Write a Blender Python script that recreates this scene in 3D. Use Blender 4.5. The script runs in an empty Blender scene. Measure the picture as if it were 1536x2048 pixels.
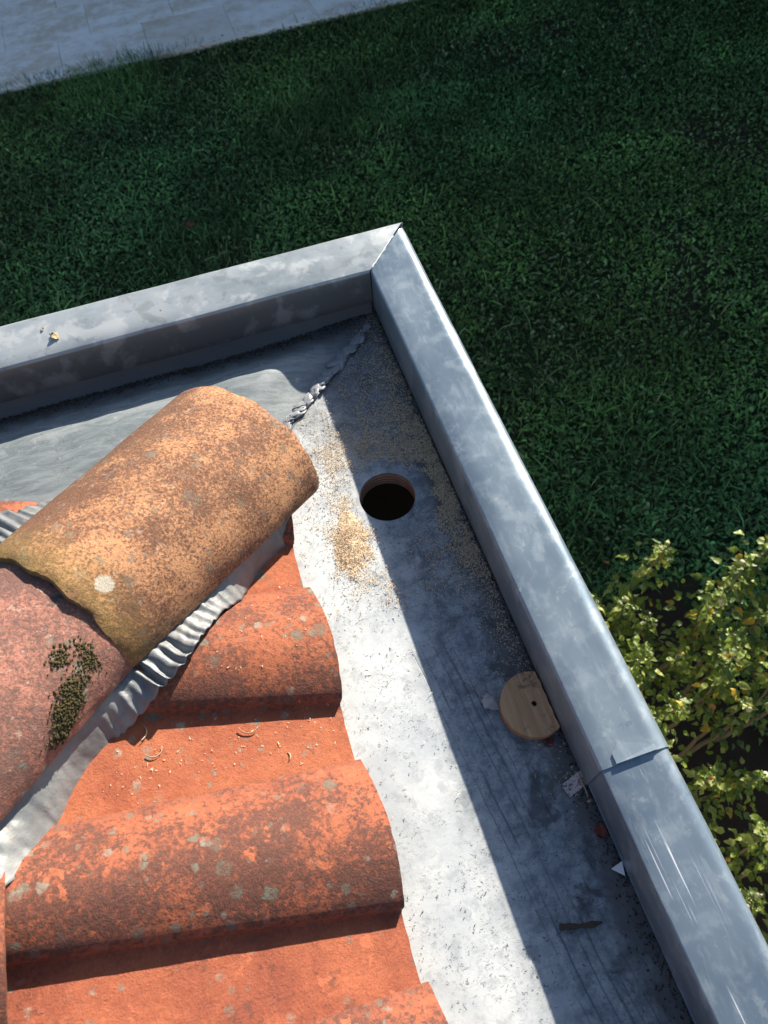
import bpy, bmesh, math, random
import numpy as np
from mathutils import Vector, Matrix, noise

random.seed(7)
rng = np.random.default_rng(7)
scene = bpy.context.scene
COL = scene.collection

# ------------------------------------------------------------------ camera
cam_data = bpy.data.cameras.new('camera')
cam = bpy.data.objects.new('camera', cam_data)
COL.objects.link(cam)
cam.matrix_world = Matrix(((0.94992889, 0.29102426, -0.11375402, -0.271503),
                           (-0.30818659, 0.81257967, -0.49470729, -1.086402),
                           (-0.05153762, 0.50499421, 0.86158268, 1.1),
                           (0, 0, 0, 1)))
cam_data.sensor_fit = 'VERTICAL'
cam_data.sensor_height = 36.0
cam_data.lens = 36.0 * 1500 / 2048
cam_data.clip_start = 0.02
cam_data.clip_end = 400
cam_data.dof.use_dof = True
cam_data.dof.focus_distance = 1.22
cam_data.dof.aperture_fstop = 7.5
scene.camera = cam

# ------------------------------------------------------------------ sky, sun, exposure
SUN_DIR = Vector((0.1595, 0.1652, 0.1054)).normalized()      # towards the sun
SUN_EL = math.asin(SUN_DIR.z)
SUN_AZ = math.atan2(SUN_DIR.x, SUN_DIR.y)
world = bpy.data.worlds.new('World')
scene.world = world
world.use_nodes = True
wn = world.node_tree
sky = wn.nodes.new('ShaderNodeTexSky')
sky.sky_type = 'NISHITA'
sky.sun_disc = False
sky.sun_elevation = SUN_EL
sky.sun_rotation = SUN_AZ
sky.altitude = 100
sky.dust_density = 0.6
wn.links.new(sky.outputs[0], wn.nodes['Background'].inputs[0])
wn.nodes['Background'].inputs[1].default_value = 0.063
sun_data = bpy.data.lights.new('sun', 'SUN')
sun_data.energy = 4.3
sun_data.angle = math.radians(0.53)
sun_data.color = (1.0, 0.93, 0.82)
sun = bpy.data.objects.new('sun', sun_data)
COL.objects.link(sun)
sun.rotation_euler = (-SUN_DIR).to_track_quat('-Z', 'Y').to_euler()
scene.view_settings.view_transform = 'Standard'
scene.view_settings.look = 'None'
scene.view_settings.gamma = 1.0
scene.view_settings.exposure = 1.38

# ------------------------------------------------------------------ helpers
def tag(o, label=None, cat=None, group=None, kind=None):
    if label: o['label'] = label
    if cat: o['category'] = cat
    if group: o['group'] = group
    if kind: o['kind'] = kind
    return o

def link(name, me, parent=None, loc=None):
    o = bpy.data.objects.new(name, me)
    COL.objects.link(o)
    if parent: o.parent = parent
    if loc is not None: o.location = loc
    return o

def mesh(name, V, F, mat=None, smooth=False):
    me = bpy.data.meshes.new(name)
    me.from_pydata([tuple(v) for v in V], [], [tuple(f) for f in F])
    if mat: me.materials.append(mat)
    if smooth:
        me.polygons.foreach_set('use_smooth', [True] * len(me.polygons))
    me.update()
    return me

def mk(name, V, F, mat=None, parent=None, smooth=False, loc=None):
    return link(name, mesh(name, V, F, mat, smooth), parent, loc)

def empty(name, loc=(0, 0, 0)):
    o = bpy.data.objects.new(name, None)
    o.empty_display_size = 0.05
    COL.objects.link(o)
    o.location = loc
    return o

def fast_mesh(name, V, F, mats, mat_idx=None, smooth=False):
    """V (n,3) array, F (m,k) array with constant k."""
    V = np.asarray(V, np.float32); F = np.asarray(F, np.int32)
    me = bpy.data.meshes.new(name)
    me.vertices.add(len(V)); me.vertices.foreach_set('co', V.ravel())
    m, k = F.shape
    me.loops.add(m * k); me.loops.foreach_set('vertex_index', F.ravel())
    me.polygons.add(m)
    me.polygons.foreach_set('loop_start', np.arange(0, m * k, k, dtype=np.int32))
    for mt in mats: me.materials.append(mt)
    if mat_idx is not None: me.polygons.foreach_set('material_index', np.asarray(mat_idx, np.int32))
    me.polygons.foreach_set('use_smooth', np.full(m, smooth))
    me.update(calc_edges=True)
    me.validate()
    return me

def grid_faces(n, m, off=0, flip=False):
    F = []
    for i in range(n - 1):
        for j in range(m - 1):
            a = off + i * m + j
            f = (a, a + m, a + m + 1, a + 1)
            F.append(f[::-1] if flip else f)
    return F

def shell(top, bot):
    """closed shell from two (n,m,3) grids, top outward."""
    n, m, _ = top.shape
    V = np.concatenate([top.reshape(-1, 3), bot.reshape(-1, 3)])
    k = n * m
    F = grid_faces(n, m) + grid_faces(n, m, k, True)
    for i in range(n - 1):
        a, b = i * m, (i + 1) * m
        F.append((a, a + k, b + k, b)); a += m - 1; b += m - 1
        F.append((a, b, b + k, a + k))
    for j in range(m - 1):
        a, b = j, j + 1
        F.append((a, b, b + k, a + k)); a += (n - 1) * m; b += (n - 1) * m
        F.append((a, a + k, b + k, b))
    return V, F

def fix_normals(o):
    bm = bmesh.new(); bm.from_mesh(o.data)
    bmesh.ops.recalc_face_normals(bm, faces=bm.faces[:])
    bm.to_mesh(o.data); bm.free()

def box(name, lo, hi, mat, parent=None, bevel=0.0):
    bm = bmesh.new()
    bmesh.ops.create_cube(bm, size=1)
    for v in bm.verts:
        v.co = Vector([lo[i] if v.co[i] < 0 else hi[i] for i in range(3)])
    if bevel:
        bmesh.ops.bevel(bm, geom=bm.edges[:], offset=bevel, segments=2, affect='EDGES', profile=.6)
    me = bpy.data.meshes.new(name); bm.to_mesh(me); bm.free()
    me.materials.append(mat)
    return link(name, me, parent)

def holed_plate(name, outer, hole, z0, z1, mat, parent=None, zf=None):
    """flat plate (polygon with one hole), from z1 (top) down to z0."""
    bm = bmesh.new()
    def loop(pts):
        vs = [bm.verts.new((p[0], p[1], z1)) for p in pts]
        return [bm.edges.new((vs[i], vs[(i + 1) % len(vs)])) for i in range(len(vs))]
    E_ = loop(outer) + loop(hole)
    r = bmesh.ops.triangle_fill(bm, edges=E_, use_beauty=True)
    fs = [g for g in r['geom'] if isinstance(g, bmesh.types.BMFace)]
    ex = bmesh.ops.extrude_face_region(bm, geom=fs)
    for g in ex['geom']:
        if isinstance(g, bmesh.types.BMVert): g.co.z = z0
    bmesh.ops.recalc_face_normals(bm, faces=bm.faces[:])
    me = bpy.data.meshes.new(name); bm.to_mesh(me); bm.free()
    me.materials.append(mat)
    return link(name, me, parent)

def tube(pts, radii, seg=8):
    V, F = [], []
    pts = [Vector(p) for p in pts]
    for i, p in enumerate(pts):
        d = (pts[min(i + 1, len(pts) - 1)] - pts[max(i - 1, 0)]).normalized()
        a = d.orthogonal().normalized() if i == 0 else (a - d * a.dot(d)).normalized()
        b = d.cross(a)
        for k in range(seg):
            t = 2 * math.pi * k / seg
            V.append(p + (a * math.cos(t) + b * math.sin(t)) * radii[i])
    for i in range(len(pts) - 1):
        for k in range(seg):
            F.append((i * seg + k, i * seg + (k + 1) % seg, (i + 1) * seg + (k + 1) % seg, (i + 1) * seg + k))
    F.append(tuple(range(seg))[::-1]); F.append(tuple((len(pts) - 1) * seg + k for k in range(seg)))
    return V, F

# ------------------------------------------------------------------ material helpers
class NT:
    def __init__(self, name):
        self.mat = bpy.data.materials.new(name)
        self.mat.use_nodes = True
        self.t = self.mat.node_tree
        self.p = self.t.nodes['Principled BSDF']
        self.out = self.t.nodes['Material Output']
        self.co = self.n('ShaderNodeTexCoord').outputs['Object']
    def n(self, ty, **kw):
        nd = self.t.nodes.new(ty)
        for k, v in kw.items(): setattr(nd, k, v)
        return nd
    def set(self, sock, v):
        if hasattr(v, 'links') or isinstance(v, bpy.types.NodeSocket): self.t.links.new(v, sock)
        else: sock.default_value = v
    def mapping(self, scale=(1, 1, 1), rot=(0, 0, 0), loc=(0, 0, 0), vec=None):
        m = self.n('ShaderNodeMapping')
        self.set(m.inputs[0], vec or self.co)
        m.inputs['Scale'].default_value = scale; m.inputs['Rotation'].default_value = rot; m.inputs['Location'].default_value = loc
        return m.outputs[0]
    def noise(self, scale, detail=4, rough=.6, vec=None, dist=0):
        nd = self.n('ShaderNodeTexNoise')
        self.set(nd.inputs['Vector'], vec or self.co)
        nd.inputs['Scale'].default_value = scale; nd.inputs['Detail'].default_value = detail
        nd.inputs['Roughness'].default_value = rough; nd.inputs['Distortion'].default_value = dist
        return nd.outputs['Fac']
    def vor(self, scale, feature='F1', vec=None, rand=1.0, out='Distance'):
        nd = self.n('ShaderNodeTexVoronoi'); nd.feature = feature
        self.set(nd.inputs['Vector'], vec or self.co)
        nd.inputs['Scale'].default_value = scale; nd.inputs['Randomness'].default_value = rand
        return nd.outputs[out]
    def rng(self, v, a, b, lo=0., hi=1., smooth=True):
        nd = self.n('ShaderNodeMapRange'); nd.interpolation_type = 'SMOOTHSTEP' if smooth else 'LINEAR'
        self.set(nd.inputs[0], v)
        for i, x in zip((1, 2, 3, 4), (a, b, lo, hi)): nd.inputs[i].default_value = x
        return nd.outputs[0]
    def math(self, op, a, b=None):
        nd = self.n('ShaderNodeMath', operation=op)
        self.set(nd.inputs[0], a)
        if b is not None: self.set(nd.inputs[1], b)
        return nd.outputs[0]
    def mix(self, f, a, b):
        nd = self.n('ShaderNodeMix', data_type='RGBA')
        self.set(nd.inputs[0], f)
        self.set(nd.inputs[6], a if not isinstance(a, tuple) else (*a, 1)); self.set(nd.inputs[7], b if not isinstance(b, tuple) else (*b, 1))
        return nd.outputs[2]
    def sep(self, vec=None):
        nd = self.n('ShaderNodeSeparateXYZ'); self.set(nd.inputs[0], vec or self.co)
        return nd.outputs
    def attr(self, name, out='Fac'):
        nd = self.n('ShaderNodeAttribute', attribute_name=name)
        return nd.outputs[out]
    def rand(self):
        return self.n('ShaderNodeObjectInfo').outputs['Random']
    def bump(self, h, strength=.3, dist=.002, prev=None):
        nd = self.n('ShaderNodeBump'); nd.inputs['Strength'].default_value = strength; nd.inputs['Distance'].default_value = dist
        self.set(nd.inputs['Height'], h)
        if prev is not None: self.set(nd.inputs['Normal'], prev)
        return nd.outputs[0]
    def done(self, color=None, rough=None, metal=None, normal=None, spec=None):
        if color is not None: self.set(self.p.inputs['Base Color'], color if not isinstance(color, tuple) else (*color, 1))
        if rough is not None: self.set(self.p.inputs['Roughness'], rough)
        if metal is not None: self.set(self.p.inputs['Metallic'], metal)
        if normal is not None: self.set(self.p.inputs['Normal'], normal)
        if spec is not None: self.p.inputs['Specular IOR Level'].default_value = spec
        return self.mat

def simple(name, color, rough=.7, metal=0., var=.25, scale=40, bump=0.2, spec=.4):
    m = NT(name)
    nz = m.noise(scale, 5, .65)
    c = m.mix(nz, tuple(x * (1 - var) for x in color), tuple(min(1, x * (1 + var)) for x in color))
    return m.done(c, rough, metal, m.bump(nz, bump, .001), spec)

def coping_mat(name, scratch=0., patch=0., shift=(0, 0, 0), c0=(.185, .245, .295), c1=(.255, .315, .36), metal=.5):
    m = NT(name)
    co = m.mapping(loc=shift)
    n1 = m.noise(6, 4, .55, co); n2 = m.noise(26, 7, .66, co, .2); n3 = m.noise(160, 4, .6, co)
    c = m.mix(m.rng(n1, .35, .66), c0, c1)
    br_ = m.noise(1, 6, .7, m.mapping(scale=(18, 70, 18) if patch else (70, 18, 18), rot=(0, 0, .12), vec=co), .3)
    c = m.mix(m.math('MULTIPLY', m.rng(br_, .5, .66), .30), c, (.50, .54, .55))
    c = m.mix(m.math('MULTIPLY', m.rng(n2, .50, .62), .22), c, (.46, .50, .52))
    c = m.mix(m.math('MULTIPLY', m.rng(m.noise(48, 5, .7, co, .4), .60, .68), .28), c, (.55, .58, .57))
    c = m.mix(m.math('MULTIPLY', m.rng(m.noise(31, 6, .7, m.mapping(loc=(4, 4, 0), vec=co)), .60, .68), .45), c, (.13, .18, .25))
    c = m.mix(m.math('MULTIPLY', m.rng(n3, .58, .75), .22), c, (.28, .29, .31))
    # small dried drops with brown centres
    v = m.vor(46, vec=m.mapping(loc=(3, 1, 0), vec=co)); msk = m.rng(m.noise(9, 2, .5, co), .56, .66)
    c = m.mix(m.math('MULTIPLY', m.math('MULTIPLY', m.rng(v, .13, .05), msk), .85), c, (.12, .085, .055))
    if patch:
        pz = m.noise(15, 6, .62, m.mapping(scale=(1, 1, .8), vec=co), .25)
        c = m.mix(m.math('MULTIPLY', m.rng(pz, .52, .62), patch), c, (.66, .66, .63))
        c = m.mix(m.math('MULTIPLY', m.rng(pz, .45, .36), patch), c, (.22, .23, .22))
        face = m.rng(m.sep()[2], H - .003, H - .008)
        fc = m.mix(m.rng(pz, .50, .64), (.17, .172, .17), (.31, .31, .30))
        c = m.mix(face, c, fc)
    r = m.math('ADD', m.rng(n1, .3, .7, .34, .41), m.rng(n2, .4, .7, 0, .08))
    if scratch:
        sn = m.noise(1, 2, .5, m.mapping(scale=(330, 4.2, 10), rot=(0, 0, .05), vec=co))
        sm = m.math('MULTIPLY', m.rng(sn, .63, .67), m.rng(m.noise(9, 2, .5, co), .38, .50))
        y = m.sep()[1]; x = m.sep()[0]
        sm = m.math('MULTIPLY', sm, m.math('MULTIPLY', m.rng(x, .07, .045), m.rng(y, -1.5, -1.3)))
        c = m.mix(m.math('MULTIPLY', sm, scratch), c, (.92, .93, .93))
    b = m.bump(m.noise(5, 3, .5, co), .25, .004)
    b = m.bump(n2, .12, .001, b)
    return m.done(c, r, metal, b)

def gutter_mat(name, left=False):
    m = NT(name)
    o = m.sep(); x, y = o[0], o[1]
    n1 = m.noise(9, 6, .65); n2 = m.noise(45, 6, .7, dist=.2); n3 = m.noise(240, 3, .6)
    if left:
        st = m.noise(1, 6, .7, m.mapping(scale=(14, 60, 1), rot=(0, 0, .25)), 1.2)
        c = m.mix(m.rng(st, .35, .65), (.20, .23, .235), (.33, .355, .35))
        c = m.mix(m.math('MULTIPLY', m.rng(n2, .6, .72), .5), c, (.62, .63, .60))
    else:
        c = m.mix(m.rng(n1, .35, .65), (.54, .565, .57), (.67, .68, .66))
        c = m.mix(m.math('MULTIPLY', m.rng(n2, .50, .64), .45), c, (.34, .37, .385))
    # grime: dark specks, denser towards the wall
    sp = m.noise(150, 4, .75, m.mapping(scale=(1, 1.6, 1), rot=(0, 0, .5)), 1.5)
    dens = m.noise(13, 4, .6)
    thr = m.rng(x, -.28, -.02, .0, .10)
    dens = m.math('ADD', dens, thr)
    spk = m.math('MULTIPLY', m.rng(sp, .56, .64), m.rng(dens, .42, .62))
    c = m.mix(m.math('MULTIPLY', spk, .85), c, (.10, .10, .09))
    if not left:
        dirt_shade = m.rng(m.math('ADD', x, m.math('MULTIPLY', m.math('SUBTRACT', m.noise(11, 5, .65), .5), .16)), -.21, -.10)
        c = m.mix(m.math('MULTIPLY', dirt_shade, m.rng(n2, .3, .65, .45, .8)), c, (.075, .098, .125))  # channel dirt, with the parapet's shade also put into this dark blue-grey
        # long dark crease lines along the channel
        wob = m.math('MULTIPLY', m.math('SUBTRACT', m.noise(5, 3, .5), .5), .02)
        xx = m.math('ADD', m.math('ADD', x, wob), m.math('MULTIPLY', m.math('ADD', y, .9), .10))
        tot = None
        for xc, wd, am in ((-.128, .0022, .9), (-.108, .0016, .7), (-.094, .0026, .8), (-.083, .0014, .6), (-.142, .0014, .6), (-.066, .002, .4)):
            d = m.math('ABSOLUTE', m.math('SUBTRACT', xx, xc))
            l = m.math('MULTIPLY', m.rng(d, wd, wd * .25), am)
            tot = l if tot is None else m.math('MAXIMUM', tot, l)
        tot = m.math('MULTIPLY', tot, m.rng(m.noise(22, 4, .7, m.mapping(scale=(1, .25, 1))), .36, .56))
        tot = m.math('MULTIPLY', tot, m.rng(y, -.66, -.76))
        c = m.mix(m.math('MULTIPLY', tot, .85), c, (.09, .10, .11))
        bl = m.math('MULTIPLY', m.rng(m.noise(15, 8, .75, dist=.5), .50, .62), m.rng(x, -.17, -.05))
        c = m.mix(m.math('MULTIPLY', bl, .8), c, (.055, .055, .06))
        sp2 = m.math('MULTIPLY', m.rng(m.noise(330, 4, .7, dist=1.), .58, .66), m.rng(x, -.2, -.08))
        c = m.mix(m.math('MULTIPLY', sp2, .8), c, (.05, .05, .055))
        # damp dirty margin beside the wall
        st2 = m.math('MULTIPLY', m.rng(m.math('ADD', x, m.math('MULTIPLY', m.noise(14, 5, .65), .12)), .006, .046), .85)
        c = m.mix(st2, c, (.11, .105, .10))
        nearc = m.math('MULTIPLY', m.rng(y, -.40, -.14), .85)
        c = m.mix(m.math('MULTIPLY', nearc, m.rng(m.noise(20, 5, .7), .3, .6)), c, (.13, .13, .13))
        h = m.math('ADD', m.math('MULTIPLY', n1, 1.0), m.math('MULTIPLY', tot, -.6))
    else:
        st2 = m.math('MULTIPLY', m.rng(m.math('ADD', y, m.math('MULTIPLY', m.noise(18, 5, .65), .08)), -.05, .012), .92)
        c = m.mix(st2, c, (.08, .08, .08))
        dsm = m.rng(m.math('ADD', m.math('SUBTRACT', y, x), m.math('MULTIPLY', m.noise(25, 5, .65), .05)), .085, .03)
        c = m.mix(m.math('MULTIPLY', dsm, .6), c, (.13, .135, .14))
        h = n1
    b = m.bump(h, .3, .004); b = m.bump(n2, .2, .0012, b); b = m.bump(n3, .15, .0005, b)
    return m.done(c, m.rng(n1, .3, .7, .48, .62), .22, b)

def tile_mat(name, a, b, dark, grime=.6, lichen=.5, patch=.3, pale=0., gcol=(.085, .05, .04), fine=150, seed=0.):
    m = NT(name)
    cb = m.n('ShaderNodeCombineXYZ'); m.set(cb.inputs[0], m.math('MULTIPLY', m.rand(), 7.)); m.set(cb.inputs[1], m.math('MULTIPLY', m.rand(), 13.)); cb.inputs[2].default_value = seed
    va = m.n('ShaderNodeVectorMath', operation='ADD'); m.set(va.inputs[0], m.co); m.set(va.inputs[1], cb.outputs[0])
    co = va.outputs[0]
    n1 = m.noise(12, 6, .62, co); n2 = m.noise(fine, 6, .74, co, .25); n3 = m.noise(38, 6, .7, co, .6); n4 = m.noise(420, 3, .6, co)
    c = m.mix(m.rng(n1, .33, .67), a, b)
    c = m.mix(m.math('MULTIPLY', m.rng(n3, .5, .7), .45), c, tuple(min(1, x * 1.3) for x in a))
    c = m.mix(m.math('MULTIPLY', m.rng(n4, .42, .68), .30), c, tuple(x * .55 for x in b))
    c = m.mix(m.math('MULTIPLY', m.rng(n2, .52, .70), .35), c, tuple(x * .6 for x in b))
    bulge = m.attr('bulge')
    g = m.math('ADD', m.math('MULTIPLY', n2, .62), m.math('MULTIPLY', n1, .38))
    g = m.math('ADD', g, m.math('MULTIPLY', m.math('SUBTRACT', bulge, .5), .15))
    gm = m.math('MULTIPLY', m.rng(g, .595 - .105 * grime, .685 - .095 * grime), min(.95, .55 + .35 * grime))
    gm = m.math('MULTIPLY', gm, m.rng(n4, .30, .62, .6, 1.))
    c = m.mix(gm, c, gcol)
    c = m.mix(m.math('MULTIPLY', m.rng(m.noise(22, 5, .7, co), .60, .70), .7 * grime), c, dark)
    if patch:
        pv = m.noise(46, 5, .6, co, .3); pr = m.noise(16, 3, .5, co)
        pm = m.math('MULTIPLY', m.rng(pv, .57, .61), m.rng(pr, .48, .56))
        c = m.mix(m.math('MULTIPLY', pm, patch), c, tuple(min(1, x * 1.12) for x in a))
    if lichen:
        wv = m.n('ShaderNodeVectorMath', operation='MULTIPLY_ADD')
        nv = m.n('ShaderNodeTexNoise'); m.set(nv.inputs['Vector'], co); nv.inputs['Scale'].default_value = 110; nv.inputs['Detail'].default_value = 5
        m.set(wv.inputs[0], nv.outputs['Color']); wv.inputs[1].default_value = (.013,) * 3; m.set(wv.inputs[2], co)
        for sc, lo, col, amt in ((29, .66, (.165, .155, .115), .9), (58, .70, (.19, .185, .14), .85), (47, .93, (.30, .27, .21), .75)):
            vd = m.n('ShaderNodeTexVoronoi'); m.set(vd.inputs['Vector'], wv.outputs[0]); vd.inputs['Scale'].default_value = sc
            cellr = m.sep(vd.outputs['Color'])
            sel = m.rng(cellr[0], lo - .22 * lichen, lo - .22 * lichen + .02)
            rad = m.math('ADD', .16, m.math('MULTIPLY', cellr[1], .22))
            dd = m.math('SUBTRACT', vd.outputs['Distance'], rad)
            mk_ = m.math('MULTIPLY', m.math('MULTIPLY', m.rng(dd, .06, -.10), sel), m.rng(n2, .30, .5, .35, 1))
            clus = m.rng(m.noise(11, 3, .5, co), .42, .55)
            lc = m.mix(m.rng(n2, .35, .6), tuple(q * .55 for q in col), tuple(min(1, q * 1.15) for q in col))
            c = m.mix(m.math('MULTIPLY', m.math('MULTIPLY', mk_, clus), amt * min(1., .4 + lichen)), c, lc)
    if pale:
        c = m.mix(m.math('MULTIPLY', m.rng(m.noise(90, 5, .7, co), .58, .68), pale), c, (.72, .52, .38))
    al_ = m.attr('algae')
    c = m.mix(m.math('MULTIPLY', al_, m.rng(n3, .3, .6, .35, .9)), c, (.27, .20, .045))
    sp_ = m.rng(m.math('ADD', m.attr('spot'), m.math('MULTIPLY', m.math('SUBTRACT', n2, .5), 1.3)), .42, .62)
    c = m.mix(sp_, c, m.mix(n2, (.30, .25, .18), (.60, .54, .44)))
    edge = m.attr('edge')
    c = m.mix(m.math('MULTIPLY', edge, m.rng(n2, .35, .6, .3, .8)), c, gcol)
    h = m.math('ADD', m.math('MULTIPLY', n2, .8), m.math('MULTIPLY', n4, .4))
    bb = m.bump(n3, .45, .004); bb = m.bump(h, .85, .002, bb)
    return m.done(c, m.rng(n2, .3, .7, .72, .9), 0., bb, .25)

H = .1054
M = {}
M['coping_left'] = coping_mat('coping_left', patch=.55, c0=(.30, .335, .345), c1=(.42, .45, .455), metal=.3)
M['coping_far'] = coping_mat('coping_far', shift=(2, 5, 0))
M['coping_near'] = coping_mat('coping_near', scratch=1., shift=(6, 1, 0), c0=(.15, .21, .265), c1=(.215, .275, .33))
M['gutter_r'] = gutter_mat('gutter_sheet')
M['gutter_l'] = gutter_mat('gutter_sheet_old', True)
M['tile'] = tile_mat('terracotta', (.40, .125, .058), (.31, .085, .042), (.12, .055, .04), .8, .9, .3)
M['tile_grimy'] = tile_mat('terracotta_grimy', (.40, .12, .058), (.27, .075, .042), (.10, .05, .038), .9, .45, .9, seed=4.)
M['hip_orange'] = tile_mat('hip_terracotta', (.57, .285, .14), (.45, .195, .092), (.13, .07, .05), 1.45, .2, .0, .3, (.115, .062, .043), 230, seed=2.)
M['hip_pink'] = tile_mat('hip_terracotta_pink', (.46, .20, .14), (.36, .14, .10), (.085, .072, .06), 1.6, .7, .0, .4, (.15, .09, .075), 200, seed=9.)

def lead_mat():
    m = NT('crimped_lead')
    n1 = m.noise(14, 5, .6); n2 = m.noise(80, 5, .65)
    c = m.mix(m.rng(n1, .35, .65), (.16, .17, .175), (.27, .275, .27))
    c = m.mix(m.math('MULTIPLY', m.rng(n2, .56, .68), .55), c, (.28, .20, .16))
    return m.done(c, m.rng(n1, .3, .7, .5, .66), .35, m.bump(n2, .6, .002))
M['lead'] = lead_mat()
M['weld'] = simple('solder', (.30, .31, .32), .55, .2, .5, 140, .8)
M['sealant'] = simple('white_sealant', (.78, .78, .75), .5, 0, .1, 60, .2)
M['core'] = simple('parapet_wood', (.16, .12, .09), .85, 0, .3, 30, .3)
M['wall'] = simple('render_wall', (.62, .58, .50), .9, 0, .08, 30, .3)
M['soil'] = simple('dirt_grit', (.055, .042, .032), .95, 0, .5, 300, .6, .15)
M['fleck'] = simple('dark_fleck', (.09, .085, .07), .9, 0, .5, 200, .3, .2)
M['moss'] = simple('moss', (.075, .062, .028), .95, 0, .6, 350, .7, .1)
def saw_mat():
    m = NT('sawdust')
    c = m.mix(m.noise(60, 4, .6), (.66, .50, .33), (.86, .72, .52))
    m.done(c, .85, 0., None, .2)
    tl = m.n('ShaderNodeBsdfTranslucent'); m.set(tl.inputs[0], c)
    ms = m.n('ShaderNodeMixShader'); ms.inputs[0].default_value = .22
    m.t.links.new(m.p.outputs[0], ms.inputs[1]); m.t.links.new(tl.outputs[0], ms.inputs[2]); m.t.links.new(ms.outputs[0], m.out.inputs[0])
    return m.mat
M['saw'] = saw_mat()
M['bark'] = simple('bark', (.075, .055, .045), .9, 0, .5, 200, .8, .2)
M['dry_leaf'] = simple('dry_leaf', (.32, .24, .18), .8, 0, .45, 120, .5, .3)
M['pale_leaf'] = simple('pale_leaf', (.42, .39, .37), .8, 0, .4, 150, .5, .3)
M['straw_leaf'] = simple('straw_leaf', (.40, .31, .16), .75, 0, .4, 150, .5, .3)
M['red_leaf'] = simple('red_leaf', (.17, .05, .04), .75, 0, .35, 60, .3, .3)
M['shard'] = simple('white_plastic', (.80, .81, .82), .4, 0, .05, 50, .1)
M['steel'] = simple('rusty_steel', (.30, .25, .21), .5, .6, .35, 150, .4)
def card_mat():
    m = NT('printed_card')
    sp = m.rng(m.noise(260, 3, .6, dist=.6), .54, .6)
    o = m.sep()
    c = m.mix(m.math('MULTIPLY', sp, .85), (.56, .48, .45), (.07, .06, .06))
    return m.done(c, .85, 0., m.bump(m.noise(80), .3, .001), .2)
M['card'] = card_mat()
def wood_mat(name, a, b, dirt=.5):
    m = NT(name)
    wv = m.noise(1, 4, .6, m.mapping(scale=(60, 6, 6), rot=(0, 0, -.42)), 1.2)
    gr = m.noise(1, 3, .5, m.mapping(scale=(420, 22, 20), rot=(0, 0, -.42)))
    c = m.mix(m.rng(wv, .35, .65), a, b)
    c = m.mix(m.math('MULTIPLY', m.rng(gr, .5, .7), .3), c, tuple(x * .5 for x in a))
    z = m.sep()[2]
    band = m.n('ShaderNodeTexWave'); m.set(band.inputs[0], m.co); band.bands_direction = 'Z'; band.inputs['Scale'].default_value = 42.; band.inputs['Distortion'].default_value = 1.2
    gm = m.n('ShaderNodeNewGeometry'); nz = m.math('ABSOLUTE', m.sep(gm.outputs['Normal'])[2])
    side = m.rng(nz, .6, .3)
    c = m.mix(m.math('MULTIPLY', side, m.rng(band.outputs['Fac'], .3, .7, 0, .8)), c, (.22, .075, .035))
    dn = m.math('MULTIPLY', m.rng(m.noise(30, 5, .7), .55, .68), dirt)
    c = m.mix(dn, c, (.07, .06, .06))
    return m.done(c, .75, 0., m.bump(gr, .3, .0008), .25)
M['ply'] = wood_mat('plywood', (.60, .36, .20), (.46, .25, .125), .6)
M['deck'] = wood_mat('deck_plywood', (.50, .31, .22), (.40, .23, .16), .2)

# ------------------------------------------------------------------ ground, pavement
GZ = -2.6
def lawn_mat():
    m = NT('lawn_soil')
    n1 = m.noise(1.3, 5, .6); n2 = m.noise(28, 6, .7); n3 = m.noise(150, 4, .7)
    c = m.mix(m.rng(n2, .4, .65), (.02, .034, .016), (.05, .08, .03))
    c = m.mix(m.math('MULTIPLY', m.rng(n1, .52, .66), .7), c, (.055, .042, .03))
    c = m.mix(m.math('MULTIPLY', m.rng(n3, .55, .7), .5), c, (.05, .05, .028))
    return m.done(c, .95, 0., m.bump(n3, .8, .02), .1)
g = mk('lawn', [(-120, -120, GZ), (120, -120, GZ), (120, 120, GZ), (-120, 120, GZ)], [(0, 1, 2, 3)], lawn_mat())
tag(g, kind='structure')

def travertine():
    m = NT('travertine')
    cb = m.n('ShaderNodeCombineXYZ'); m.set(cb.inputs[0], m.math('MULTIPLY', m.rand(), 9.)); m.set(cb.inputs[1], m.math('MULTIPLY', m.rand(), 23.))
    va = m.n('ShaderNodeVectorMath', operation='ADD'); m.set(va.inputs[0], m.co); m.set(va.inputs[1], cb.outputs[0]); co = va.outputs[0]
    n1 = m.noise(1, 6, .65, m.mapping(scale=(1.6, 3.4, 1), rot=(0, 0, .12), vec=co), .25); n2 = m.noise(8, 8, .75, co, .2); n3 = m.noise(55, 5, .75, co)
    c = m.mix(m.rng(n1, .36, .62), (.86, .84, .80), (.66, .58, .48))
    c = m.mix(m.math('MULTIPLY', m.rng(n2, .46, .62), .75), c, (.88, .88, .86))
    c = m.mix(m.math('MULTIPLY', m.rng(n2, .44, .34), .5), c, (.42, .38, .33))
    c = m.mix(m.math('MULTIPLY', m.rng(m.rand(), .75, 1.), .35), c, (.55, .47, .36))
    pit = m.math('MULTIPLY', m.rng(n3, .64, .70), m.rng(n1, .45, .6))
    c = m.mix(pit, c, (.16, .14, .12))
    hole = m.rng(m.vor(7, vec=co), .055, .03)
    c = m.mix(m.math('MULTIPLY', hole, .8), c, (.08, .075, .07))
    b = m.bump(n3, .5, .004); b = m.bump(n2, .4, .01, b)
    return m.done(c, .8, 0., b, .3)
M['trav'] = travertine()
M['bed'] = simple('mortar_bed', (.66, .62, .55), .95, 0, .15, 20, .5)
V = [(.1, -4, GZ + .004), (1.75, -4, GZ + .004), (1.68, -2, GZ + .004), (1.62, -.6, GZ + .004), (1.5, .1, GZ + .004), (.1, .16, GZ + .004)]
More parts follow.
